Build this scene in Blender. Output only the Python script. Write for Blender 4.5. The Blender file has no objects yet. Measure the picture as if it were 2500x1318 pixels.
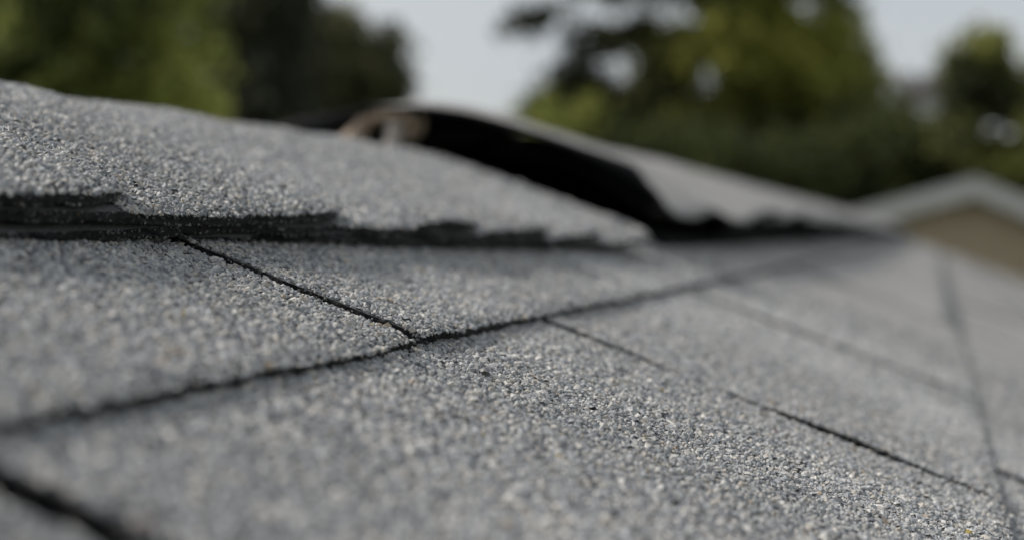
import bpy, math, random
import numpy as np
from mathutils import Vector, Matrix

random.seed(7)
rng = np.random.default_rng(7)
sc = bpy.context.scene
COL = sc.collection
R = math.radians

# ------------------------------------------------------------------ camera
CAM_Z = 3.6
PITCH, YAW = R(1.375), R(-16.544)
fw = np.array([math.sin(YAW)*math.cos(PITCH), math.cos(YAW)*math.cos(PITCH), -math.sin(PITCH)])
rt = np.array([math.cos(YAW), -math.sin(YAW), 0.0])
up = np.cross(rt, fw)
cam_pos = np.array([0.0, 0.0, CAM_Z])
cd = bpy.data.cameras.new('camera')
cam = bpy.data.objects.new('camera', cd)
COL.objects.link(cam)
cam.matrix_world = Matrix(((rt[0], up[0], -fw[0], 0), (rt[1], up[1], -fw[1], 0), (rt[2], up[2], -fw[2], CAM_Z), (0, 0, 0, 1)))
cd.sensor_width = 36.0
cd.lens = 50.4
cd.clip_start = 0.01
cd.clip_end = 2000
cd.dof.use_dof = True
cd.dof.focus_distance = 0.372
cd.dof.aperture_fstop = 7.0
sc.camera = cam

# ------------------------------------------------------------------ sky, sun, exposure
SUN_EL, SUN_AZ = R(44), R(-94)            # azimuth from +Y, negative = to -X
w = bpy.data.worlds.new('World')
sc.world = w
w.use_nodes = True
nt = w.node_tree
nt.nodes.clear()
o_ = nt.nodes.new('ShaderNodeOutputWorld')
bg = nt.nodes.new('ShaderNodeBackground')
sky = nt.nodes.new('ShaderNodeTexSky')
sky.sky_type = 'NISHITA'
sky.sun_disc = False
sky.sun_elevation = SUN_EL
sky.sun_rotation = SUN_AZ
sky.air_density = 1.0
sky.dust_density = 2.0
sky.ozone_density = 2.0
mx = nt.nodes.new('ShaderNodeMix')        # thin even overcast veil over the sky
mx.data_type = 'RGBA'
tc = nt.nodes.new('ShaderNodeTexCoord')
nz = nt.nodes.new('ShaderNodeTexNoise')
nz.inputs['Scale'].default_value = 2.2
nz.inputs['Detail'].default_value = 4
mr = nt.nodes.new('ShaderNodeMapRange')
mr.inputs['From Min'].default_value = 0.3
mr.inputs['From Max'].default_value = 0.7
mr.inputs['To Min'].default_value = 0.66
mr.inputs['To Max'].default_value = 0.86
nt.links.new(tc.outputs['Generated'], nz.inputs['Vector'])
nt.links.new(nz.outputs['Fac'], mr.inputs['Value'])
nt.links.new(mr.outputs['Result'], mx.inputs['Factor'])
nt.links.new(sky.outputs['Color'], mx.inputs['A'])
mx.inputs['B'].default_value = (5.75, 5.85, 5.85, 1)
nt.links.new(mx.outputs['Result'], bg.inputs['Color'])
bg.inputs['Strength'].default_value = 0.10
nt.links.new(bg.outputs['Background'], o_.inputs['Surface'])

sl = bpy.data.lights.new('sun', 'SUN')
sl.energy = 3.6
sl.angle = R(12)
sl.color = (1.0, 0.935, 0.86)
so = bpy.data.objects.new('sun', sl)
COL.objects.link(so)
sd = Vector((math.sin(SUN_AZ)*math.cos(SUN_EL), math.cos(SUN_AZ)*math.cos(SUN_EL), math.sin(SUN_EL)))
so.rotation_euler = sd.to_track_quat('Z', 'Y').to_euler()

sc.view_settings.view_transform = 'Standard'
sc.view_settings.look = 'None'
sc.view_settings.exposure = 0.15
sc.view_settings.gamma = 1.0
sc.view_settings.use_curve_mapping = False
sc.cycles.use_denoising = True
sc.cycles.denoiser = 'OPENIMAGEDENOISE'
sc.cycles.denoising_input_passes = 'RGB_ALBEDO_NORMAL'
sc.cycles.max_bounces = 6
sc.cycles.diffuse_bounces = 3
sc.cycles.transparent_max_bounces = 4

# ------------------------------------------------------------------ frames and helpers
ALPHA = R(21.0)
HCAM = 0.074                                # height of the lens over the shingles
S_ = np.array([math.cos(ALPHA), 0, -math.sin(ALPHA)])
Y_ = np.array([0, 1.0, 0])
N_ = np.array([math.sin(ALPHA), 0, math.cos(ALPHA)])
O_ = cam_pos - HCAM*N_                      # foot of the lens on the roof plane
RIDGE_U = -0.325
ROOF_LEN0, ROOF_LEN1 = -0.9, 8.2

def W(u, v, wv):
    """roof coordinates (down the slope, along the ridge, off the surface) to the world"""
    u, v, wv = np.broadcast_arrays(np.asarray(u, float), v, wv)
    return O_ + u[..., None]*S_ + v[..., None]*Y_ + wv[..., None]*N_

def project(P):
    d = P - cam_pos
    z = d @ fw
    return 1250 + 3500*(d @ rt)/z, 659 - 3500*(d @ up)/z, z

def snoise(seed, scale, n=10):
    """smooth 2-D noise as a sum of waves, about -1..1"""
    r = np.random.default_rng(seed)
    k = r.normal(size=(n, 2))/scale
    ph = r.uniform(0, 2*math.pi, n)
    def fn(a, b):
        a, b = np.broadcast_arrays(np.asarray(a, float), np.asarray(b, float))
        out = np.zeros(a.shape)
        for i in range(n):
            out += np.sin(a*k[i, 0] + b*k[i, 1] + ph[i])
        return out/math.sqrt(n)*1.0
    return fn

def make_mesh(name, verts, faces, mats, fmat=None, smooth=False, attrs=None):
    me = bpy.data.meshes.new(name)
    verts = np.asarray(verts, dtype=np.float32)
    if isinstance(faces, np.ndarray):
        nf, k = faces.shape
        me.vertices.add(len(verts))
        me.vertices.foreach_set('co', verts.ravel())
        me.loops.add(nf*k)
        me.loops.foreach_set('vertex_index', faces.astype(np.int32).ravel())
        me.polygons.add(nf)
        me.polygons.foreach_set('loop_start', np.arange(0, nf*k, k, dtype=np.int32))
        me.update(calc_edges=True)
    else:
        me.from_pydata(verts.tolist(), [], faces)
        me.update()
    for m in mats:
        me.materials.append(m)
    if fmat is not None:
        me.polygons.foreach_set('material_index', np.asarray(fmat, dtype=np.int32))
    if smooth is not None:
        me.polygons.foreach_set('use_smooth', np.full(len(me.polygons), bool(smooth)) if isinstance(smooth, bool) else smooth)
    for an, av in (attrs or {}).items():
        av = np.asarray(av, dtype=np.float32)
        if av.ndim == 1:
            a = me.attributes.new(an, 'FLOAT', 'POINT')
            a.data.foreach_set('value', av)
        else:
            a = me.attributes.new(an, 'FLOAT_COLOR', 'POINT')
            a.data.foreach_set('color', av.ravel())
    me.update()
    return me

def link(name, me, parent=None, **props):
    o = bpy.data.objects.new(name, me)
    COL.objects.link(o)
    if parent is not None:
        o.parent = parent
    for k, v in props.items():
        o[k] = v
    return o

def thing(name, label, cat, loc, group=None, kind='thing'):
    o = bpy.data.objects.new(name, None)
    COL.objects.link(o)
    o.location = loc
    o.empty_display_size = 0.1
    o['label'] = label
    o['category'] = cat
    o['kind'] = kind
    if group:
        o['group'] = group
    return o

def child(name, me, parent, **props):
    """a part whose mesh is given in world coordinates"""
    o = link(name, me, parent, **props)
    root = parent
    while root.parent:
        root = root.parent
    if parent is root:
        o.location = -Vector(root.location)
    return o

# ------------------------------------------------------------------ materials
def mat(name):
    m = bpy.data.materials.new(name)
    m.use_nodes = True
    n = m.node_tree
    return m, n, n.nodes['Principled BSDF']

def N(n, t, **inp):
    nd = n.nodes.new(t)
    for k, v in inp.items():
        nd.inputs[k.replace('_', ' ')].default_value = v
    return nd

def ramp(n, stops, interp='LINEAR'):
    r = n.nodes.new('ShaderNodeValToRGB')
    r.color_ramp.interpolation = interp
    e = r.color_ramp.elements
    while len(e) < len(stops):
        e.new(0.5)
    for i, (p, c) in enumerate(stops):
        e[i].position = p
        e[i].color = (*c, 1)
    return r

# mineral granules: each carries its own colour
m_gran, n, b = mat('mineral_granules')
at = N(n, 'ShaderNodeAttribute'); at.attribute_name = 'tone'
no = N(n, 'ShaderNodeTexNoise', Scale=2600.0, Detail=2.0)
ge = N(n, 'ShaderNodeTexCoord')
n.links.new(ge.outputs['Object'], no.inputs['Vector'])
r1 = N(n, 'ShaderNodeMapRange'); r1.inputs['To Min'].default_value = 0.78; r1.inputs['To Max'].default_value = 1.22
n.links.new(no.outputs['Fac'], r1.inputs['Value'])
ml = n.nodes.new('ShaderNodeMix'); ml.data_type = 'RGBA'; ml.blend_type = 'MULTIPLY'; ml.inputs['Factor'].default_value = 1
n.links.new(at.outputs['Color'], ml.inputs['A']); n.links.new(r1.outputs['Result'], ml.inputs['B'])
n.links.new(ml.outputs['Result'], b.inputs['Base Color'])
b.inputs['Roughness'].default_value = 0.62
b.inputs['Specular IOR Level'].default_value = 0.35

# shingle face: asphalt bed between modelled granules ('cover' = 1), finer granule texture where they are too small to model
m_bed, n, b = mat('granule_surface')
tc2 = N(n, 'ShaderNodeTexCoord')
vo = N(n, 'ShaderNodeTexVoronoi', Scale=720.0)
n.links.new(tc2.outputs['Object'], vo.inputs['Vector'])
cr = ramp(n, [(0.0, (.10, .10, .10)), (0.12, (.22, .22, .222)), (0.5, (.285, .285, .283)), (0.8, (.35, .347, .342)), (1.0, (.48, .465, .44))])
sep = N(n, 'ShaderNodeSeparateColor')
n.links.new(vo.outputs['Color'], sep.inputs['Color'])
n.links.new(sep.outputs['Red'], cr.inputs['Fac'])
big = N(n, 'ShaderNodeTexNoise', Scale=14.0, Detail=4.0)
n.links.new(tc2.outputs['Object'], big.inputs['Vector'])
br = N(n, 'ShaderNodeMapRange'); br.inputs['From Min'].default_value = .3; br.inputs['From Max'].default_value = .7
br.inputs['To Min'].default_value = .82; br.inputs['To Max'].default_value = 1.12
n.links.new(big.outputs['Fac'], br.inputs['Value'])
m1 = n.nodes.new('ShaderNodeMix'); m1.data_type = 'RGBA'; m1.blend_type = 'MULTIPLY'; m1.inputs['Factor'].default_value = 1
n.links.new(cr.outputs['Color'], m1.inputs['A']); n.links.new(br.outputs['Result'], m1.inputs['B'])
cv = N(n, 'ShaderNodeAttribute'); cv.attribute_name = 'cover'
m2 = n.nodes.new('ShaderNodeMix'); m2.data_type = 'RGBA'
n.links.new(cv.outputs['Fac'], m2.inputs['Factor'])
n.links.new(m1.outputs['Result'], m2.inputs['A'])
m2.inputs['B'].default_value = (.085, .088, .091, 1)
n.links.new(m2.outputs['Result'], b.inputs['Base Color'])
bu = N(n, 'ShaderNodeBump', Strength=0.9, Distance=0.0006)
n.links.new(vo.outputs['Distance'], bu.inputs['Height']); bu.invert = True
n.links.new(bu.outputs['Normal'], b.inputs['Normal'])
b.inputs['Roughness'].default_value = 0.8
b.inputs['Specular IOR Level'].default_value = 0.3

# asphalt: cut edges and undersides
m_asph, n, b = mat('black_asphalt')
tc3 = N(n, 'ShaderNodeTexCoord')
a1 = N(n, 'ShaderNodeTexNoise', Scale=650.0, Detail=3.0, Roughness=.6)
n.links.new(tc3.outputs['Object'], a1.inputs['Vector'])
cr = ramp(n, [(0.0, (.006, .006, .007)), (0.54, (.011, .011, .012)), (0.64, (.035, .035, .035)), (0.76, (.14, .135, .13))])
n.links.new(a1.outputs['Fac'], cr.inputs['Fac'])
n.links.new(cr.outputs['Color'], b.inputs['Base Color'])
bu = N(n, 'ShaderNodeBump', Strength=0.8, Distance=0.0008)
n.links.new(a1.outputs['Fac'], bu.inputs['Height'])
n.links.new(bu.outputs['Normal'], b.inputs['Normal'])
b.inputs['Roughness'].default_value = 0.75
b.inputs['Specular IOR Level'].default_value = 0.25

m_under, n, b = mat('asphalt_underside')
tc3 = N(n, 'ShaderNodeTexCoord')
a1 = N(n, 'ShaderNodeTexNoise', Scale=120.0, Detail=5.0)
n.links.new(tc3.outputs['Object'], a1.inputs['Vector'])
cr = ramp(n, [(0.3, (.022, .024, .027)), (0.8, (.05, .054, .06))])
n.links.new(a1.outputs['Fac'], cr.inputs['Fac'])
n.links.new(cr.outputs['Color'], b.inputs['Base Color'])
b.inputs['Roughness'].default_value = 0.6
b.inputs['Specular IOR Level'].default_value = 0.2

def plain(name, col, rough=0.7, scale=20.0, var=0.25, bump=0.2, spec=0.3):
    m, n, b = mat(name)
    t = N(n, 'ShaderNodeTexCoord')
    a = N(n, 'ShaderNodeTexNoise', Scale=scale, Detail=5.0)
    n.links.new(t.outputs['Object'], a.inputs['Vector'])
    c0 = tuple(x*(1-var) for x in col); c1 = tuple(min(1, x*(1+var)) for x in col)
    cr = ramp(n, [(0.3, c0), (0.7, c1)])
    n.links.new(a.outputs['Fac'], cr.inputs['Fac'])
    n.links.new(cr.outputs['Color'], b.inputs['Base Color'])
    if bump:
        bu = N(n, 'ShaderNodeBump', Strength=bump, Distance=0.2/scale)
        n.links.new(a.outputs['Fac'], bu.inputs['Height'])
        n.links.new(bu.outputs['Normal'], b.inputs['Normal'])
    b.inputs['Roughness'].default_value = rough
    b.inputs['Specular IOR Level'].default_value = spec
    return m

m_vent_shade = plain('vent_plastic_gap_shade', (.005, .005, .0055), .9, 60, spec=.05)  # near black: shade of the gap under the caps is put into this colour
m_deck = plain('black_underlayment', (.012, .012, .013), .9, 50)
m_torn = plain('torn_brown_mat', (.50, .40, .31), .85, 180, .45, .6)
m_strand = plain('torn_grey_mat', (.55, .50, .46), .85, 220, .4, .6)
m_wall_near = plain('painted_wall', (.45, .43, .38), .7, 8)
m_tan = plain('tan_stucco', (.40, .32, .235), .85, 9, .10)
m_trim = plain('weathered_grey_trim', (.46, .46, .46), .6, 6, .08)
m_soffit_shade = plain('soffit_brown_shade', (.13, .085, .035), .8, 8)  # brown with the shadow under the eaves put into its colour
m_far_roof = plain('far_grey_shingles', (.25, .25, .25), .9, 60, .3)
m_bark = plain('tree_bark', (.07, .055, .04), .9, 12, .4, .8)

def leaf_mat(name):
    m, n, b = mat(name)
    a = N(n, 'ShaderNodeAttribute'); a.attribute_name = 'tone'
    out = n.nodes['Material Output']
    tr = N(n, 'ShaderNodeBsdfTranslucent')
    ms = N(n, 'ShaderNodeMixShader', Fac=0.6)
    n.links.new(a.outputs['Color'], b.inputs['Base Color'])
    n.links.new(a.outputs['Color'], tr.inputs['Color'])
    n.links.new(b.outputs['BSDF'], ms.inputs[1]); n.links.new(tr.outputs['BSDF'], ms.inputs[2])
    n.links.new(ms.outputs['Shader'], out.inputs['Surface'])
    b.inputs['Roughness'].default_value = 0.6
    b.inputs['Specular IOR Level'].default_value = 0.2
    return m
m_leaf = leaf_mat('tree_leaves')

m_grass, n, b = mat('lawn_grass')
t = N(n, 'ShaderNodeTexCoord')
a = N(n, 'ShaderNodeTexNoise', Scale=1.5, Detail=8.0)
n.links.new(t.outputs['Object'], a.inputs['Vector'])
cr = ramp(n, [(0.3, (.035, .055, .015)), (0.55, (.06, .085, .025)), (0.75, (.10, .09, .045))])
n.links.new(a.outputs['Fac'], cr.inputs['Fac'])
n.links.new(cr.outputs['Color'], b.inputs['Base Color'])
b.inputs['Roughness'].default_value = 0.95

# ------------------------------------------------------------------ ground
G = 400.0
gv = [(x, y, 0.0) for y in np.linspace(-G, G, 9) for x in np.linspace(-G, G, 9)]
gf = np.array([[j*9+i, j*9+i+1, (j+1)*9+i+1, (j+1)*9+i] for j in range(8) for i in range(8)])
link('ground', make_mesh('ground', gv, gf, [m_grass]), kind='structure')

# ------------------------------------------------------------------ granules
PROTO = []
pr = np.random.default_rng(3)
for i in range(32):
    nb, ntop = 5, 3
    a0 = pr.uniform(0, 6.28)
    vv = []
    for j in range(nb):
        a_ = a0 + 2*math.pi*(j + pr.uniform(-.3, .3))/nb
        rr = pr.uniform(.72, 1.15)
        vv.append((rr*math.cos(a_), rr*math.sin(a_), pr.uniform(-.55, -.15)))
    a1_ = pr.uniform(0, 6.28)
    for j in range(ntop):
        a_ = a1_ + 2*math.pi*(j + pr.uniform(-.3, .3))/ntop
        rr = pr.uniform(.35, .72)
        vv.append((rr*math.cos(a_), rr*math.sin(a_), pr.uniform(.25, .85)))
    vv = np.array(vv)
    base_ang = np.unwrap(np.arctan2(vv[:5, 1], vv[:5, 0]))
    # stitch base ring to top ring
    tris = [(5, 6, 7)]
    bi, ti = 0, 0
    ba = [math.atan2(vv[k, 1], vv[k, 0]) for k in range(5)]
    ta = [math.atan2(vv[5+k, 1], vv[5+k, 0]) for k in range(3)]
    def mid(x, y):
        return math.atan2(math.sin(x)+math.sin(y), math.cos(x)+math.cos(y))
    def adiff(x, y):
        return abs((x-y+math.pi) % (2*math.pi) - math.pi)
    near = [min(range(3), key=lambda q: adiff(mid(ba[k], ba[(k+1) % 5]), ta[q])) for k in range(5)]
    for k in range(5):
        tris.append((k, (k+1) % 5, 5+near[k]))
        q0, q1 = near[k], near[(k+1) % 5]
        q = q0
        while q != q1:
            tris.append(((k+1) % 5, 5+(q+1) % 3, 5+q))
            q = (q+1) % 3
    tris = tris[:9]
    while len(tris) < 9:
        tris.append(tris[-1])
    PROTO.append((vv, np.array(tris)))
PV = np.array([p[0] for p in PROTO])       # 32 x 8 x 3
PT = np.array([p[1] for p in PROTO])       # 32 x 9 x 3

PAL = np.array([(.335, .345, .352), (.41, .405, .393), (.275, .288, .303), (.49, .478, .452), (.215, .225, .238), (.41, .38, .335), (.54, .52, .485), (.125, .13, .137), (.34, .27, .20)])
PALP = np.array([.23, .20, .19, .12, .11, .075, .035, .035, .005])

PATCH = snoise(4242, .035)
def granule_mesh(name, P, Nn, size, seed, n_face=None):
    r = np.random.default_rng(seed)
    k = len(P)
    if k == 0:
        return None
    idx = r.integers(0, len(PROTO), k)
    # orientation: normal tilted at random, random spin
    nrm = Nn + r.normal(size=(k, 3))*0.34
    nrm /= np.linalg.norm(nrm, axis=1)[:, None]
    t1 = np.cross(nrm, r.normal(size=(k, 3)))
    t1 /= np.linalg.norm(t1, axis=1)[:, None]
    t2 = np.cross(nrm, t1)
    sc3 = size[:, None]*np.stack([r.uniform(.75, 1.3, k), r.uniform(.75, 1.15, k), r.uniform(.55, 1.0, k)], 1)
    L = PV[idx]*sc3[:, None, :]
    V = P[:, None, :] + L[..., 0:1]*t1[:, None, :] + L[..., 1:2]*t2[:, None, :] + L[..., 2:3]*nrm[:, None, :]
    Fc = PT[idx] + (np.arange(k)*8)[:, None, None]
    col = PAL[r.choice(len(PAL), k, p=PALP)]*r.uniform(.80, 1.22, (k, 1))
    nq = PATCH(P[:, 0]*.9 + P[:, 2], P[:, 1])
    col *= ((1 + .09*nq)*r.uniform(.95, 1.05))[:, None]*np.array([0.99, 1.0, 1.015])
    if n_face is not None:
        col[n_face:] *= r.uniform(.15, .6, (k-n_face, 1))      # tar-soiled chips on the cut edges
    rare = r.random(k)
    col[rare < .0004] = (.30, .23, .05)
    col[(rare > .0004) & (rare < .0006)] = (.16, .05, .03)
    cola = np.concatenate([np.repeat(col, 8, 0), np.ones((k*8, 1))], 1)
    return make_mesh(name, V.reshape(-1, 3), Fc.reshape(-1, 3), [m_gran], smooth=False, attrs={'tone': cola})

def in_view(P, mx=260, my=200):
    x, y, z = project(P)
    return (z > 0.10) & (x > -mx) & (x < 2500+mx) & (y > -my) & (y < 1318+my)

def lod(z):
    """spacing of granules and their size factor by distance from the lens"""
    t = np.clip((z - 0.62)/0.5, 0, 1)
    return t

class Sheet:
    """a shingle: a bent sheet with thickness, given by a map (a, b) -> roof-frame point"""
    def __init__(self, fn, na, nb, thick, seed, a_len, b_len):
        self.fn, self.na, self.nb, self.t, self.seed = fn, na, nb, thick, seed
        self.al, self.bl = a_len, b_len
    def normal(self, a, b):
        e = 1e-3
        P = self.fn(a, b)
        da = self.fn(a+e, b) - P
        db = self.fn(a, b+e) - P
        nn = np.cross(da, db)
        nn /= np.linalg.norm(nn, axis=-1)[..., None]
        s = np.sign(nn @ np.array([0, 0, 1.0]))
        return P, nn*s[..., None]
    def mesh(self, name, cover=True):
        na, nb = self.na, self.nb
        a, b = np.meshgrid(np.linspace(0, 1, na+1), np.linspace(0, 1, nb+1), indexing='ij')
        P, nn = self.normal(a, b)
        P = P.reshape(-1, 3); nn = nn.reshape(-1, 3)
        nv = len(P)
        z = (P - cam_pos) @ fw
        cov = (1 - lod(z))*in_view(P, 400, 300) if cover else np.zeros(nv)
        idx = np.arange(nv).reshape(na+1, nb+1)
        top = np.stack([idx[:-1, :-1], idx[1:, :-1], idx[1:, 1:], idx[:-1, 1:]], -1).reshape(-1, 4)
        if np.cross(P[top[0, 1]]-P[top[0, 0]], P[top[0, 3]]-P[top[0, 0]])[2] < 0:
            top = top[:, ::-1]
        bot = top[:, ::-1] + nv
        loop = np.concatenate([idx[:-1, 0], idx[-1, :-1], idx[1:, -1][::-1], idx[0, 1:][::-1]])
        nl = len(loop)
        r = np.random.default_rng(self.seed)
        # boundary: wall of two rows with a rough middle
        mid = P[loop] - nn[loop]*self.t*r.uniform(.35, .65, (nl, 1))
        cen = P.mean(0)
        outw = P[loop] - cen
        outw -= (outw*nn[loop]).sum(1)[:, None]*nn[loop]
        outw /= np.linalg.norm(outw, axis=1)[:, None]
        mid += outw*r.uniform(-.0006, .0005, (nl, 1))
        V = np.concatenate([P, P - nn*self.t*r.uniform(.8, 1.12, (nv, 1)), mid])
        j = np.arange(nl); j2 = (j+1) % nl
        w1 = np.stack([loop[j], 2*nv+j, 2*nv+j2, loop[j2]], -1)
        w2 = np.stack([2*nv+j, loop[j]+nv, loop[j2]+nv, 2*nv+j2], -1)
        Fc = np.concatenate([top, bot, w1, w2])
        fm = np.concatenate([np.zeros(len(top)), np.full(len(bot), 2), np.ones(2*nl)])
        sm = np.concatenate([np.ones(len(top), bool), np.ones(len(bot), bool), np.zeros(2*nl, bool)])
        return make_mesh(name, V, Fc, [m_bed, m_asph, m_under], fm, sm, {'cover': np.concatenate([cov, np.zeros(nv+nl)])})
    def granules(self, name, arange=(0, 1), brange=(0, 1), spacing=.00110, walls=(), rim=0):
        r = np.random.default_rng(self.seed+900)
        la = self.al*(arange[1]-arange[0]); lb = self.bl*(brange[1]-brange[0])
        ka, kb = max(2, int(la/spacing)), max(2, int(lb/spacing))
        a, b = np.meshgrid((np.arange(ka)+.5)/ka, (np.arange(kb)+.5)/kb, indexing='ij')
        a = a.ravel() + r.uniform(-.62, .62, ka*kb)/ka
        b = b.ravel() + r.uniform(-.62, .62, ka*kb)/kb
        a = arange[0] + a*(arange[1]-arange[0]); b = brange[0] + b*(brange[1]-brange[0])
        if rim:
            kq = int(self.bl*rim*.006/spacing**2)
            a = np.concatenate([a, 1 - r.random(kq)*.012/self.al]); b = np.concatenate([b, brange[0]*(1-r.random(kq)*rim)])
        P = self.fn(a, b)
        z = (P - cam_pos) @ fw
        t = lod(z)
        keep = in_view(P) & (r.random(len(P)) < (1-t)*(1 - .62*np.clip((z-.5)/.4, 0, 1)))
        a, b = a[keep], b[keep]
        if len(a) == 0:
            return None
        P, nn = self.normal(a, b)
        z = (P - cam_pos) @ fw
        size = np.clip(r.lognormal(math.log(.00074), .33, len(P)), .00035, .00145)*(1 + .45*np.clip((z-.5)/.4, 0, 1))
        P = P + nn*(size*.22)[:, None] + nn*r.uniform(0, .00025, (len(P), 1))
        # strays stuck to the cut edges
        n_face = len(P)
        for side, dens in walls:
            L = self.al if side in ('b0', 'b1') else self.bl
            q = int(L*dens)
            s = r.random(q)
            aa, bb = {'b0': (s, 0*s), 'b1': (s, 0*s+1), 'a1': (0*s+1, s), 'a0': (0*s, s)}[side]
            Pw, nw = self.normal(aa, bb)
            kk = in_view(Pw) & (((Pw-cam_pos) @ fw) < .8)
            Pw, nw = Pw[kk], nw[kk]
            if len(Pw) == 0:
                continue
            dep = np.where(r.random(len(Pw)) < .62, r.random(len(Pw))*.35, r.uniform(.78, 1.02, len(Pw)))*self.t
            Pw = Pw - nw*dep[:, None]
            dirw = (Y_*(-1 if side == 'b0' else 1) if side[0] == 'b' else S_*(1 if side == 'a1' else -1))
            P = np.concatenate([P, Pw]); nn = np.concatenate([nn, np.tile(dirw, (len(Pw), 1))+nw*.3])
            size = np.concatenate([size, r.uniform(.00028, .00062, len(Pw))])
        return granule_mesh(name, P, nn, size, self.seed+77, n_face)

# ------------------------------------------------------------------ the near house and its roof
house = thing('shingled_house', 'near house whose weathered grey shingle roof with a lifted ridge cap fills the view', 'house', (-0.3, 3.6, 0.0))

T = 0.0030
EXP = 0.158
EDGES = [-0.268, -0.110, 0.048, 0.206, 0.364, 0.522]         # lower edges of the courses, down the slope

def make_tab(ci, v0, v1, u_top, u_edge, lift, skew, seed, gap0=.0, gap1=.0, curl=0.0, near=True, edge_up=0.0):
    prev = u_edge - EXP
    n1 = snoise(seed, .045); n2 = snoise(seed+1, .004); n3 = snoise(seed+2, .0025); n4 = snoise(seed+3, .012)
    rag = .00045 if near else 0
    def slot_profile(u):          # one slot is pinched shut half way down
        if ci == 2 and abs(v0-.467) < .02:
            return np.interp(u, [-.12, -.1, -.075, -.062, -.050, -.03, -.02, .0, .02, .048], [1.0, 1.0, 1.0, .55, .44, .65, 1.2, 1.5, 1.1, .8])
        return np.ones(np.shape(u))
    def fn(a, b):
        a, b = np.broadcast_arrays(np.asarray(a, float), np.asarray(b, float))
        e1 = rag*(n2(b*.3, 0*b)*.8 + n4(b*.3, 5+0*b)*.9)
        u = u_top + (u_edge + e1 + skew*(b-.5) - u_top)*a
        s0 = rag*(n3(u, 1+0*u) + 1.1*n4(u, 2+0*u)); s1 = rag*(n3(u, 3+0*u) + 1.1*n4(u, 4+0*u))
        va = v0 + gap0/2*(np.clip(slot_profile(u), -.3, 1)) + s0; vb = v1 - gap1/2 + s1
        v = va + (vb - va)*b
        q = np.clip((u_edge - u)/.03, 0, 1)
        wv = T*(u - prev)/EXP + lift + .0003*n1(u, v)*(1 if near else 2) + curl*(1-q)**2 + edge_up*np.exp(-(v-v0)/.03)*slot_profile(u)*(1 + .35*n4(u*.5, 0*u))
        wv = wv - .0011*np.exp(-np.maximum(u_edge-u, 0)/.0022)*(1 if near else 0)
        return W(u, v, wv)
    na = int((u_edge-u_top)/(.004 if near else .02)); nb = int((v1-v0)/(.004 if near else .05))
    return Sheet(fn, max(na, 2), max(nb, 2), T, seed, u_edge-u_top, v1-v0)

tab_len = .297
first = {0: .344-.15, 1: .344, 2: .467, 3: .555, 4: .60, 5: .467}     # v of one slot per course
for ci in range(1, 6):
    ue = EDGES[ci]
    ut = EDGES[ci-1] - (.035 if ci > 1 else .06)
    k0 = int(math.floor((ROOF_LEN0 - first[ci])/tab_len))
    cuts = [first[ci] + tab_len*k for k in range(k0, 40)]
    if ci == 1:
        cuts = [c + (.0 if abs(c-.344) < .01 else .004) for c in cuts]
    if ci == 2:
        cuts = [c - .006 if abs(c-.170) < .01 else c for c in cuts]
    cuts = [max(c, ROOF_LEN0) for c in cuts if c < ROOF_LEN1-.08] + [ROOF_LEN1]
    cuts = sorted(set(cuts))
    for i in range(len(cuts)-1):
        v0, v1 = cuts[i], cuts[i+1]
        if v1-v0 < .02:
            continue
        near = ci <= 3 and v0 < 1.1 and v1 > 0.02
        seed = 1000*ci + i*13
        r = np.random.default_rng(seed)
        gap = {1: .0038, 2: .0032, 3: .0034}.get(ci, .004)
        lift = r.uniform(-.0001, .0003)
        curl = r.uniform(0, .0004)
        skew = r.uniform(-.0008, .0008)
        g0 = g1 = gap
        if ci == 1 and near and abs(v0-.344) < .01:
            lift, curl, skew = .0010, .0006, .0
        if ci == 1 and near and abs(v1-.344) < .01:
            lift, curl, skew = .0001, .0005, .001
        if ci == 2 and v0 < .2 and abs(v1-.173) < .02:
            g1 = .0055; lift = -.0008
        if ci == 2 and abs(v0-.173) < .02:
            g0 = .0055; lift = .0008
        if ci > 1 and v0 > 1:
            lift = r.uniform(-.0006, .0008)
        eu = 0.0
        if ci == 2 and abs(v0-.467) < .02:
            eu = .0016
        if ci == 1 and abs(v0-.344) < .01:
            eu = .0004
        if ci == 3 and abs(v0-.555) < .02:
            eu = .0014
        if ci == 2 and abs(v0-.764) < .02:
            eu = .0014; g0 = .0045
        if ci == 1 and v0 > .6:
            lift += .0009
        s = make_tab(ci, v0, v1, ut, ue, lift, skew, seed, g0, g1, curl, near, eu)
        ob = child('shingle', s.mesh('shingle'), house)
        if near:
            gm = s.granules('granules', (max(0, (EDGES[ci-1]-.004-ut)/(ue-ut)) if ci > 1 else .25, 1.002), (.0022, .9985),
                            walls=(('a1', 900), ('b0', 700), ('b1', 200)))
            if gm:
                link('granules', gm, ob, kind='stuff')

# the black felt that shows in the slots, and the far slope
def quad_sheet(pts):
    return np.array(pts, float)
apex = W(RIDGE_U, 0, 0)
def left(s, v, dz=0.0):
    return (apex[0] - s*math.cos(ALPHA), v, apex[2] - s*math.sin(ALPHA) + dz)
def right(u, v, wv):
    return tuple(W(u, v, wv))
dk = [right(RIDGE_U, ROOF_LEN0, -.0045), right(2.3, ROOF_LEN0, -.0045), right(2.3, ROOF_LEN1-.01, -.0045), right(RIDGE_U, ROOF_LEN1-.01, -.0045),
      left(0, ROOF_LEN0, -.0045), left(3.0, ROOF_LEN0, -.0045), left(3.0, ROOF_LEN1-.01, -.0045), left(0, ROOF_LEN1-.01, -.0045)]
d2 = [(x, y, z-.022) for x, y, z in dk]
V = dk + d2
Fq = [[0, 1, 2, 3], [5, 4, 7, 6], [8, 11, 10, 9], [12, 13, 14, 15], [0, 8, 9, 1], [1, 9, 10, 2], [2, 10, 11, 3], [4, 5, 13, 12], [5, 6, 14, 13], [6, 7, 15, 14]]
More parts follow.
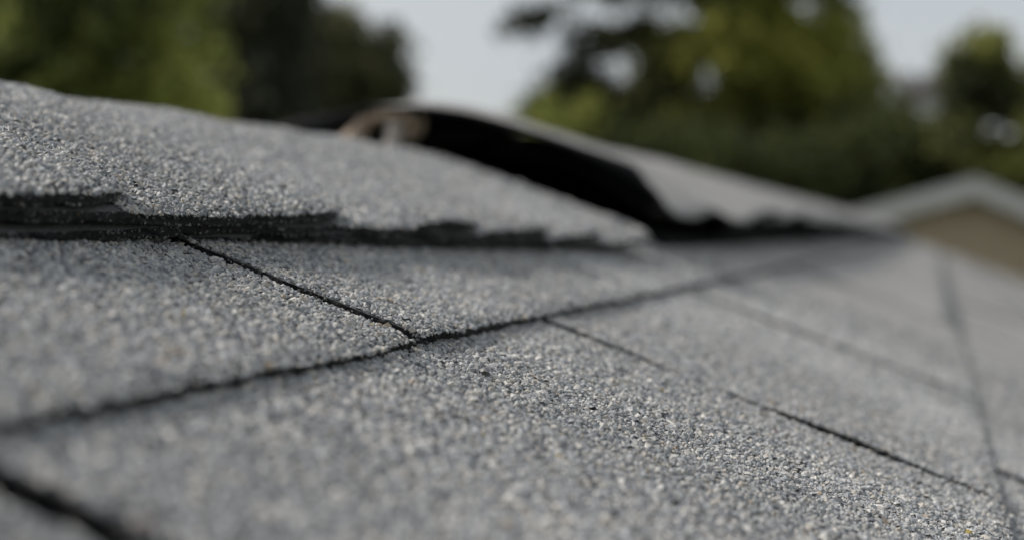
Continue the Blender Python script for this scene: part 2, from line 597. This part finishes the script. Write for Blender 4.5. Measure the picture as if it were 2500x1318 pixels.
child('roof_deck', make_mesh('roof_deck', V, np.array(Fq), [m_deck]), house)
# shingle courses further down the slope and on the far slope, too far down to be seen one by one from here
def lower_courses(name, fnpt, u0, u1, step):
    V, Fq = [], []
    u = u0
    while u < u1 - .01:
        b0 = len(V)
        V += [fnpt(u-.02, ROOF_LEN0, 0.0002), fnpt(u-.02, ROOF_LEN1, 0.0002), fnpt(u+step, ROOF_LEN1, T), fnpt(u+step, ROOF_LEN0, T), fnpt(u+step, ROOF_LEN1, -.001), fnpt(u+step, ROOF_LEN0, -.001)]
        Fq += [[b0, b0+1, b0+2, b0+3], [b0+3, b0+2, b0+4, b0+5]]
        u += step
    return make_mesh(name, V, np.array(Fq), [m_bed], attrs={'cover': np.zeros(len(V))})
child('shingle_courses', lower_courses('shingle_courses', lambda u, v, q: right(u, v, q), EDGES[-1], 2.28, EXP), house, kind='stuff')
child('shingle_courses', lower_courses('shingle_courses', lambda s, v, q: left(s, v, q), .05, 2.95, EXP), house, kind='stuff')

# walls under the roof
def box(x0, y0, z0, x1, y1, z1):
    V = [(x0, y0, z0), (x1, y0, z0), (x1, y1, z0), (x0, y1, z0), (x0, y0, z1), (x1, y0, z1), (x1, y1, z1), (x0, y1, z1)]
    Fq = [[0, 3, 2, 1], [4, 5, 6, 7], [0, 1, 5, 4], [1, 2, 6, 5], [2, 3, 7, 6], [3, 0, 4, 7]]
    return V, np.array(Fq)
V, Fq = box(apex[0]-2.5, ROOF_LEN0+.3, 0, apex[0]+2.2, ROOF_LEN1-.3, apex[2]-1.02)
child('wall', make_mesh('wall', V, Fq, [m_wall_near]), house)

# ---- ridge caps
far_v = .857
def raise_far(q):
    return .037 - .009*q
def lift_first(s, d, v):
    t = np.clip((v - far_v)/.19, 0, 1)
    k = (1 - t)**2.5
    k = np.where(s > 0, k, k**2)
    q = np.clip(np.abs(s)/.163, 0, 1)
    g = (v - far_v)
    rise = np.where(s > 0, .010, .010*np.clip(1 + s/.10, .25, 1))*(1 - np.exp(-np.maximum(g, 0)/.028))*np.clip(1 - (g-.12)/.2, 0, 1)*(1 - q**2)
    return .037 - .021*q + k*(.0045 + np.where(s > 0, .0275, .041)*q) + rise + .003*np.sin(v*34+s*9)*q**2
RND = .028
def cap_profile(s):
    """s = arc across the ridge, + down the near slope: x, z relative to the apex"""
    q = np.sqrt(s*s + RND*RND) - RND*.55
    return s*math.cos(ALPHA), -q*math.sin(ALPHA)

def make_cap(v_far, length, s_edge, s_left, f0, seed, lift_fn=None, near=True, slope=0.0):
    n1 = snoise(seed, .05); n2 = snoise(seed+1, .0045); n3 = snoise(seed+2, .015)
    rag = .0007 if near else .0015
    def fn(a, b):
        a, b = np.broadcast_arrays(np.asarray(a, float), np.asarray(b, float))
        e1 = rag*(n2(b*length, 0*b) + 1.2*n3(b*length, 3+0*b))
        se = s_edge + e1 - slope*length*(1-b) - (.010*np.clip(1 - length*(1-b)/.028, 0, 1)**2 if lift_fn is not lift_first else 0)
        s = -s_left + (se + s_left)*a
        e2 = rag*(n2(s, 7+0*s) + 1.2*n3(s, 9+0*s))
        d = length*(1-b)                              # distance back from the far end
        v = v_far + e2*b - d
        x, z = cap_profile(s)
        wv = f0 - .0041*d/.115 + .0005*n1(s, v)
        wv = wv - .0012*np.exp(-np.maximum(se-s, 0)/.0025)*(1 if near else 0)
        if near:
            wv = wv + .0006*n3(v*.8, 20+0*v)*np.clip(s/np.maximum(se, .01), 0, 1)**8
        if lift_fn is not None:
            wv = wv + lift_fn(s, d, v)
        nx, nz_ = np.sin(ALPHA)*np.tanh(s/.03), np.cos(ALPHA)
        return np.stack([apex[0] + x + nx*wv, v, apex[2] + z + nz_*wv], -1)
    L = s_edge + s_left
    na = int(L/(.007 if near else .02)); nb = int(length/(.006 if near else .04))
    return Sheet(fn, na, nb, .0028, seed, L, length)

# near row: each cap laps over the one beyond it
near_caps = [(v, .1475 + .075*(v-.30) + o) for v, o in ((.205, .001), (.321, .0), (.438, -.0012), (.555, -.003), (.647, -.005), (.737, -.007), (.834, -.008))]
prev_v = .09
for i, (vf, se) in enumerate(near_caps):
    def lift_fn(s, d, v, i=i, se=se):
        q = np.clip(s/se, 0, 1)
        fall = np.clip(1 - (d-.0)/.16, 0, 1)
        wav = .0011*np.sin(v*41+i*1.9)*q**3
        return wav + 0.0004*(1 - np.abs(q)) + [.0005, .0004, .0002, .0, .0, .0, .0][i]*1.0 + .0003*q**4*fall
    s = make_cap(vf, .30, se, .15, .0120, 5000+i*17, lift_fn, slope=.075)
    lab = None
    ob = child('ridge_cap', s.mesh('ridge_cap'), house)
    a_lo = .15/(.15+se)*.72
    b_lo = max(0.0, 1 - (vf - prev_v + .012)/.30)
    gm = s.granules('granules', (a_lo, 1.002), (b_lo, 1.001), walls=(('a1', 1300), ('b1', 500)))
    if gm:
        link('granules', gm, ob, kind='stuff')
    prev_v = vf

# far row: raised over an added black vent strip; its first cap is torn loose and bends up toward the lens
ends = [far_v + .30]
while ends[-1] < ROOF_LEN1 - .05:
    ends.append(min(ends[-1] + .135, ROOF_LEN1))
for i, vf in enumerate(ends):
    r = np.random.default_rng(600+i)
    ph = r.uniform(0, 6.28)
    if i == 0:
        s = make_cap(vf, .30, .168, .16, .0115, 7000, lift_first, True, slope=.064)
        ob = child('ridge_cap', s.mesh('ridge_cap', cover=False), house, label='torn ridge cap bent up off the roof with its black underside open')
    else:
        droop = r.uniform(-.003, .003)
        low = {1: .0125, 2: .006}.get(i, 0)
        def lift_fn(s, d, v, ph=ph, droop=droop, low=low):
            q = np.clip(np.abs(s)/.165, 0, 1)
            return raise_far(q) - low*q + droop*q**2 + (.003 if i < 3 else .0016)*np.sin(v*23+ph)*q**2
        s = make_cap(vf, .30 if vf-.30 > far_v+.1 else .22, (.143 if i == 1 else .173) + r.uniform(-.004, .004)*(i > 1), .16, .0115, 7000+i*7, lift_fn, i < 6)
        if i >= 6:
            s.na, s.nb = 14, 6
        child('ridge_cap', s.mesh('ridge_cap', cover=False), house)

# vent strip under the far row; black and widened to stand for gap shade
V, Fq = [], []
VS = (-.14, -.07, 0, .07, .167)
rows = ((far_v+.085, .003), (1.16, .005), (1.27, .017), (ROOF_LEN1-.02, .018))
for v, dz in rows:
    for zz in (dz, -.012):
        for q in VS:
            x, z = cap_profile(np.float64(q))
            V.append((apex[0]+x, v, apex[2]+z+(max(zz, .018) if (zz > 0 and q <= 0) else zz)))
for k in range(3):
    a, b = 10*k, 10*k+10
    for i in range(4):
        Fq += [[a+i, a+i+1, b+i+1, b+i], [a+5+i, b+5+i, b+6+i, a+6+i]]
    Fq += [[a, b, b+5, a+5], [a+4, a+9, b+9, b+4]]
for i in range(4):
    Fq += [[i, 5+i, 6+i, i+1], [30+i, 31+i, 36+i, 35+i]]
child('ridge_vent_shade_fill', make_mesh('ridge_vent_shade_fill', V, np.array(Fq), [m_vent_shade]), house)

# torn strip of mat curling in the mouth of the lifted cap
def ray_at_y(x, y, yy):
    d = fw + rt*(x-1250)/3500 + up*(659-y)/3500
    return cam_pos + d*(yy/d[1])
def ribbon(name, pts, width, thick, m, parent, seed):
    pts = np.array(pts)
    # resample with Catmull-Rom
    Q = []
    P = np.concatenate([pts[:1]*2-pts[1:2], pts, pts[-1:]*2-pts[-2:-1]])
    for i in range(1, len(P)-2):
        for t in np.linspace(0, 1, 8, endpoint=False):
            p0, p1, p2, p3 = P[i-1], P[i], P[i+1], P[i+2]
            Q.append(.5*((2*p1)+(-p0+p2)*t+(2*p0-5*p1+4*p2-p3)*t*t+(-p0+3*p1-3*p2+p3)*t**3))
    Q.append(P[-2])
    Q = np.array(Q); n_ = len(Q)
    tan = np.gradient(Q, axis=0); tan /= np.linalg.norm(tan, axis=1)[:, None]
    side = np.tile(np.array([.25, 1.0, .1]), (n_, 1)); side -= (side*tan).sum(1)[:, None]*tan
    side /= np.linalg.norm(side, axis=1)[:, None]
    nrm = np.cross(tan, side)
    r = np.random.default_rng(seed)
    wd = width*(1 + .25*np.sin(np.linspace(0, 9, n_)+seed) + r.uniform(-.12, .12, n_))
    th = thick*r.uniform(.7, 1.3, n_)
    ring = np.stack([Q+side*wd[:, None]/2+nrm*th[:, None]/2, Q-side*wd[:, None]/2+nrm*th[:, None]/2, Q-side*wd[:, None]/2-nrm*th[:, None]/2, Q+side*wd[:, None]/2-nrm*th[:, None]/2], 1)
    V = ring.reshape(-1, 3)
    Fq = [[0, 1, 2, 3], [4*n_-1, 4*n_-2, 4*n_-3, 4*n_-4]]
    for i in range(n_-1):
        for k in range(4):
            Fq.append([4*i+k, 4*i+4+k, 4*i+4+(k+1) % 4, 4*i+(k+1) % 4])
    return child(name, make_mesh(name, V, np.array(Fq), [m]), parent)
yy = .872
ribbon('torn_mat_strip', [ray_at_y(*p) for p in ((835, 375, yy-.02), (862, 335, yy-.01), (900, 300, yy), (950, 279, yy), (1000, 284, yy+.004), (1018, 305, yy+.008), (1008, 335, yy+.012))], .016, .0052, m_torn, house, 3)
ribbon('torn_mat_strip', [ray_at_y(*p) for p in ((966, 288, yy+.002), (968, 312, yy), (958, 345, yy-.006), (948, 385, yy-.02))], .010, .0068, m_strand, house, 5)

# ------------------------------------------------------------------ neighbouring house
nb_y = 14.0
def at_y(x, y, yy):
    return ray_at_y(x, y, yy)
pk = at_y(2383, 436, nb_y)
neigh = thing('neighbour_house', 'tan gabled house with pale grey roof edge beyond the shingle roof', 'house', (pk[0], nb_y+4, 0))
eL = pk + np.array([-3.0, 0, -3.0*.275]); eR = pk + np.array([3.2, 0, -3.2*.45])
DEPTH = 7.0
fas = .18
OV = .2
# roof slabs
def slab(p0, p1, y0, y1, th):
    V = [(p0[0], y0, p0[2]), (p1[0], y0, p1[2]), (p1[0], y1, p1[2]), (p0[0], y1, p0[2])]
    V += [(x, y, z-th) for x, y, z in V]
    return V, np.array([[0, 1, 2, 3], [7, 6, 5, 4], [0, 4, 5, 1], [1, 5, 6, 2], [2, 6, 7, 3], [3, 7, 4, 0]])
for nm, e in (('left', eL), ('right', eR)):
    V, Fq = slab(e, pk, nb_y+.03, nb_y+DEPTH, .06) if nm == 'left' else slab(pk, e, nb_y+.03, nb_y+DEPTH, .06)
    rf = child('roof', make_mesh('roof', V, Fq, [m_far_roof]), neigh)
    V, Fq = slab(e+[0, 0, .012], pk+[0, 0, .012], nb_y-.01, nb_y+.027, fas) if nm == 'left' else slab(pk+[0, 0, .012], e+[0, 0, .012], nb_y-.01, nb_y+.027, fas)
    child('rake_board', make_mesh('rake_board', V, Fq, [m_trim]), neigh)
    V, Fq = slab(e+[0, 0, -.15], pk+[0, 0, -.15], nb_y+.03, nb_y+OV-.003, .02) if nm == 'left' else slab(pk+[0, 0, -.15], e+[0, 0, -.15], nb_y+.03, nb_y+OV-.003, .02)
    child('soffit', make_mesh('soffit', V, Fq, [m_soffit_shade]), neigh)
wl, wr = eL[0]+.35, eR[0]-.35
zl = pk[2] - (pk[0]-wl)*.275 - .065; zr = pk[2] - (wr-pk[0])*.45 - .065
V = []
for y in (nb_y+OV, nb_y+DEPTH-.3):
    V += [(wl, y, 0), (wr, y, 0), (wr, y, zr), (pk[0], y, pk[2]-.065), (wl, y, zl)]
me = make_mesh('wall', V, [[0, 1, 2, 3, 4], [9, 8, 7, 6, 5], [1, 6, 7, 2], [0, 4, 9, 5]], [m_tan])
child('wall', me, neigh)

# ------------------------------------------------------------------ trees
PXM = 1/3500.0
def leaves_mesh(name, C, size, cols, seed):
    r = np.random.default_rng(seed)
    k = len(C)
    d1 = r.normal(size=(k, 3)); d1 /= np.linalg.norm(d1, axis=1)[:, None]
    d2 = np.cross(d1, r.normal(size=(k, 3))); d2 /= np.linalg.norm(d2, axis=1)[:, None]
    d3 = np.cross(d1, d2)
    s = size*r.uniform(.6, 1.35, k)
    A = C - d1*s[:, None]*.6; B = C + d2*s[:, None]*.36 + d3*s[:, None]*.12
    D = C + d1*s[:, None]*.6; E_ = C - d2*s[:, None]*.36 + d3*s[:, None]*.12
    V = np.stack([A, B, D, E_], 1).reshape(-1, 3)
    i = np.arange(k)*4
    Fq = np.concatenate([np.stack([i, i+1, i+2], 1), np.stack([i, i+2, i+3], 1)])
    cola = np.concatenate([np.repeat(cols, 4, 0), np.ones((4*k, 1))], 1)
    return make_mesh(name, V, Fq, [m_leaf], smooth=False, attrs={'tone': cola})

def limb(pts, radii, sides=8):
    V, Fq = [], []
    for i, (p, rr) in enumerate(zip(pts, radii)):
        for k in range(sides):
            a = 2*math.pi*k/sides
            V.append((p[0]+rr*math.cos(a), p[1]+rr*math.sin(a), p[2]))
        if i:
            for k in range(sides):
                a0, a1 = (i-1)*sides+k, (i-1)*sides+(k+1) % sides
                Fq.append([a0, a1, a1+sides, a0+sides])
    return V, Fq

def tree(name, label, Dist, blobs, n_leaf, size, pal, seed, trunk_px, trunk_r, gaps=(), cat='tree', group=None, contrast=1.0, spread=.55):
    """blobs: (px x, px y, px rx, px ry, depth m) crown masses; gaps: openings in it"""
    r = np.random.default_rng(seed)
    wts = np.array([b[2]*b[3]*(b[5] if len(b) > 5 else 1) for b in blobs], float); wts /= wts.sum()
    per = 16
    C = []
    need = n_leaf//per
    sig = size*1.6
    while len(C) < need:
        q = blobs[r.choice(len(blobs), p=wts)]
        d = r.normal(size=3); d /= np.linalg.norm(d); d *= r.random()**(1/2.2)
        x, y = q[0]+d[0]*q[2], q[1]+d[1]*q[3]
        gm_ = min([((x-g[0])/g[2])**2+((y-g[1])/g[3])**2 for g in gaps], default=9)
        if r.random() < np.clip(1.4 - .75*gm_, 0, .95):
            continue
        dd = Dist + d[2]*q[4]
        C.append(cam_pos + (fw + rt*(x-1250)/3500 + up*(659-y)/3500)*dd)
    C = np.array(C)
    lf = np.repeat(C, per, 0) + r.normal(size=(need*per, 3))*sig*spread
    nA = snoise(seed+5, 1.1); nB = snoise(seed+6, .5)
    t = .46 + 1.5*contrast*(.30*nA(C[:, 0]+C[:, 1]*.6, C[:, 2]) + .16*nB(C[:, 0]-C[:, 1]*.5, C[:, 2])) + r.normal(size=need)*.24
    t = np.repeat(np.clip(t, 0, 1), per)
    t = np.clip(t + r.normal(size=len(t))*.08, 0, 1)
    pal = np.array(pal)
    i = t*(len(pal)-1); i0 = np.clip(i.astype(int), 0, len(pal)-2); ff = (i-i0)[:, None]
    cols = pal[i0]*(1-ff)+pal[i0+1]*ff
    tb = cam_pos + (fw + rt*(trunk_px-1250)/3500)*Dist
    root = thing(name, label, cat, (tb[0], tb[1], 0), group)
    top = C[:, 2].max(); cz = np.percentile(C[:, 2], 65)
    pts = [np.array([tb[0]+.25*math.sin(k*1.3+seed)*k/6, tb[1]+.2*math.cos(k+seed)*k/6, cz*k/6]) for k in range(7)]
    V, Fq = limb(pts, [trunk_r*(1.35 if k == 0 else 1-.12*k) for k in range(7)], 10)
    for j in range(9):
        st = pts[3+j % 4]
        en = C[r.integers(len(C))]
        mid = (st+en)/2 + np.array([0, 0, .12*np.linalg.norm(en-st)])
        v2, f2 = limb([st, mid, en], [trunk_r*.34, trunk_r*.2, trunk_r*.06], 6)
        o = len(V); V += v2; Fq += [[x+o for x in q] for q in f2]
    child('trunk', make_mesh('trunk', V, np.array(Fq), [m_bark], smooth=True), root)
    child('crown', leaves_mesh('crown', lf, size, cols, seed+1), root)
    return root

YG = [(.075, .095, .042), (.23, .265, .085), (.46, .49, .15), (.62, .63, .22)]
DK = [(.07, .075, .06), (.12, .13, .09), (.13, .14, .09), (.19, .20, .11)]
MD = [(.06, .07, .05), (.11, .12, .075), (.19, .20, .10), (.31, .31, .17)]
OL = [(.04, .046, .026), (.10, .11, .042), (.23, .24, .07), (.42, .43, .11)]

tree('leafy_tree', 'yellow-green leafy tree rising behind the nearest end of the ridge', 15.0,
     [(150, -120, 440, 260, 1.3), (250, 60, 290, 220, 1.2), (20, 150, 260, 260, 1.2), (440, 190, 110, 90, .6), (300, 330, 260, 150, 1.0), (380, 260, 170, 120, .9), (-60, 120, 130, 250, 1.0)],
     15000, .13, YG, 11, 60, .16)
tree('dark_evergreen', 'almost black evergreen tree right of the yellow-green leafy tree', 20.0,
     [(620, -200, 160, 330, 1.4), (520, 20, 90, 150, 1.0), (690, 30, 70, 130, .8), (640, 60, 130, 220, 1.1), (640, 260, 150, 130, 1.0), (540, 330, 160, 120, 1.0)],
     15000, .14, DK, 23, 630, .17)
tree('small_dark_tree', 'small dark green tree beside the pale sky gap over the lifted cap', 24.0,
     [(815, 70, 70, 55, .6), (790, 180, 110, 130, .9), (900, 170, 85, 95, .8), (955, 105, 38, 36, .4), (960, 215, 40, 50, .4), (830, 300, 170, 110, 1.0), (740, 200, 90, 190, 1.0)],
     17000, .13, MD, 31, 830, .13)
tree('spreading_tree', 'large spreading olive tree with sky showing through its branches', 22.0,
     [(1225, 75, 28, 22, .3, .6), (1290, 55, 55, 26, .4, .8), (1370, 35, 60, 22, .4, .7), (1420, 85, 60, 22, .4, .7), (1490, 100, 60, 36, .4, .9), (1420, 150, 50, 70, .5, .65), (1370, 215, 75, 60, .5, .7), (1340, 260, 60, 40, .5, .7),
      (1480, 250, 110, 60, .7), (1600, 150, 70, 120, .8), (1560, 70, 60, 50, .6), (1780, 120, 200, 190, 1.3), (1980, 150, 160, 220, 1.3), (1700, 280, 200, 110, 1.2), (2060, 250, 110, 160, 1.0), (1560, -60, 180, 70, .9), (1850, -150, 330, 170, 1.4), (1900, 330, 220, 120, 1.2), (1500, 300, 120, 60, .8)],
     46000, .115, OL, 43, 1870, .2,
     gaps=((1505, 172, 62, 40), (1655, 38, 52, 34), (1725, 208, 34, 36), (1965, 12, 36, 30), (1828, 345, 44, 42), (1425, 35, 36, 24), (1590, 10, 25, 20), (1330, 130, 60, 40)))
tree('slim_tree', 'slim olive tree above the right slope of the tan house', 18.0,
     [(2400, 120, 55, 40, .5), (2340, 200, 28, 90, .4), (2430, 200, 30, 110, .4), (2480, 250, 50, 60, .5), (2350, 330, 60, 60, .6), (2460, 400, 130, 50, .7), (2580, 330, 120, 200, .9)],
     15000, .11, [tuple(min(.5, c*1.6) for c in q) for q in OL], 57, 2450, .1, gaps=((2380, 160, 20, 40), (2440, 335, 55, 45), (2390, 235, 22, 40)))
tree('low_bush', 'dense low bushes at the foot of the spreading olive tree', 19.0,
     [(1380, 340, 150, 90, 1.0), (1560, 400, 200, 110, 1.1), (1780, 450, 220, 130, 1.1), (2000, 450, 190, 130, 1.1), (2180, 370, 140, 130, 1.0), (2300, 420, 150, 90, 1.0), (1600, 600, 420, 160, 1.3), (2150, 600, 420, 170, 1.3)],
     22000, .15, [(.06, .075, .03), (.15, .17, .05), (.28, .30, .08), (.44, .46, .13)], 67, 1700, .08, cat='bush', contrast=1.5, gaps=((1828, 345, 40, 38),))
tree('hazy_tree', 'faint thin tree far off between the spreading and the slim trees', 55.0,
     [(2230, 215, 90, 50, 1.2), (2170, 250, 90, 70, 1.2), (2300, 260, 80, 60, 1.2)],
     1700, .16, [(.10, .09, .09), (.16, .14, .14), (.2, .18, .17)], 71, 2230, .2)
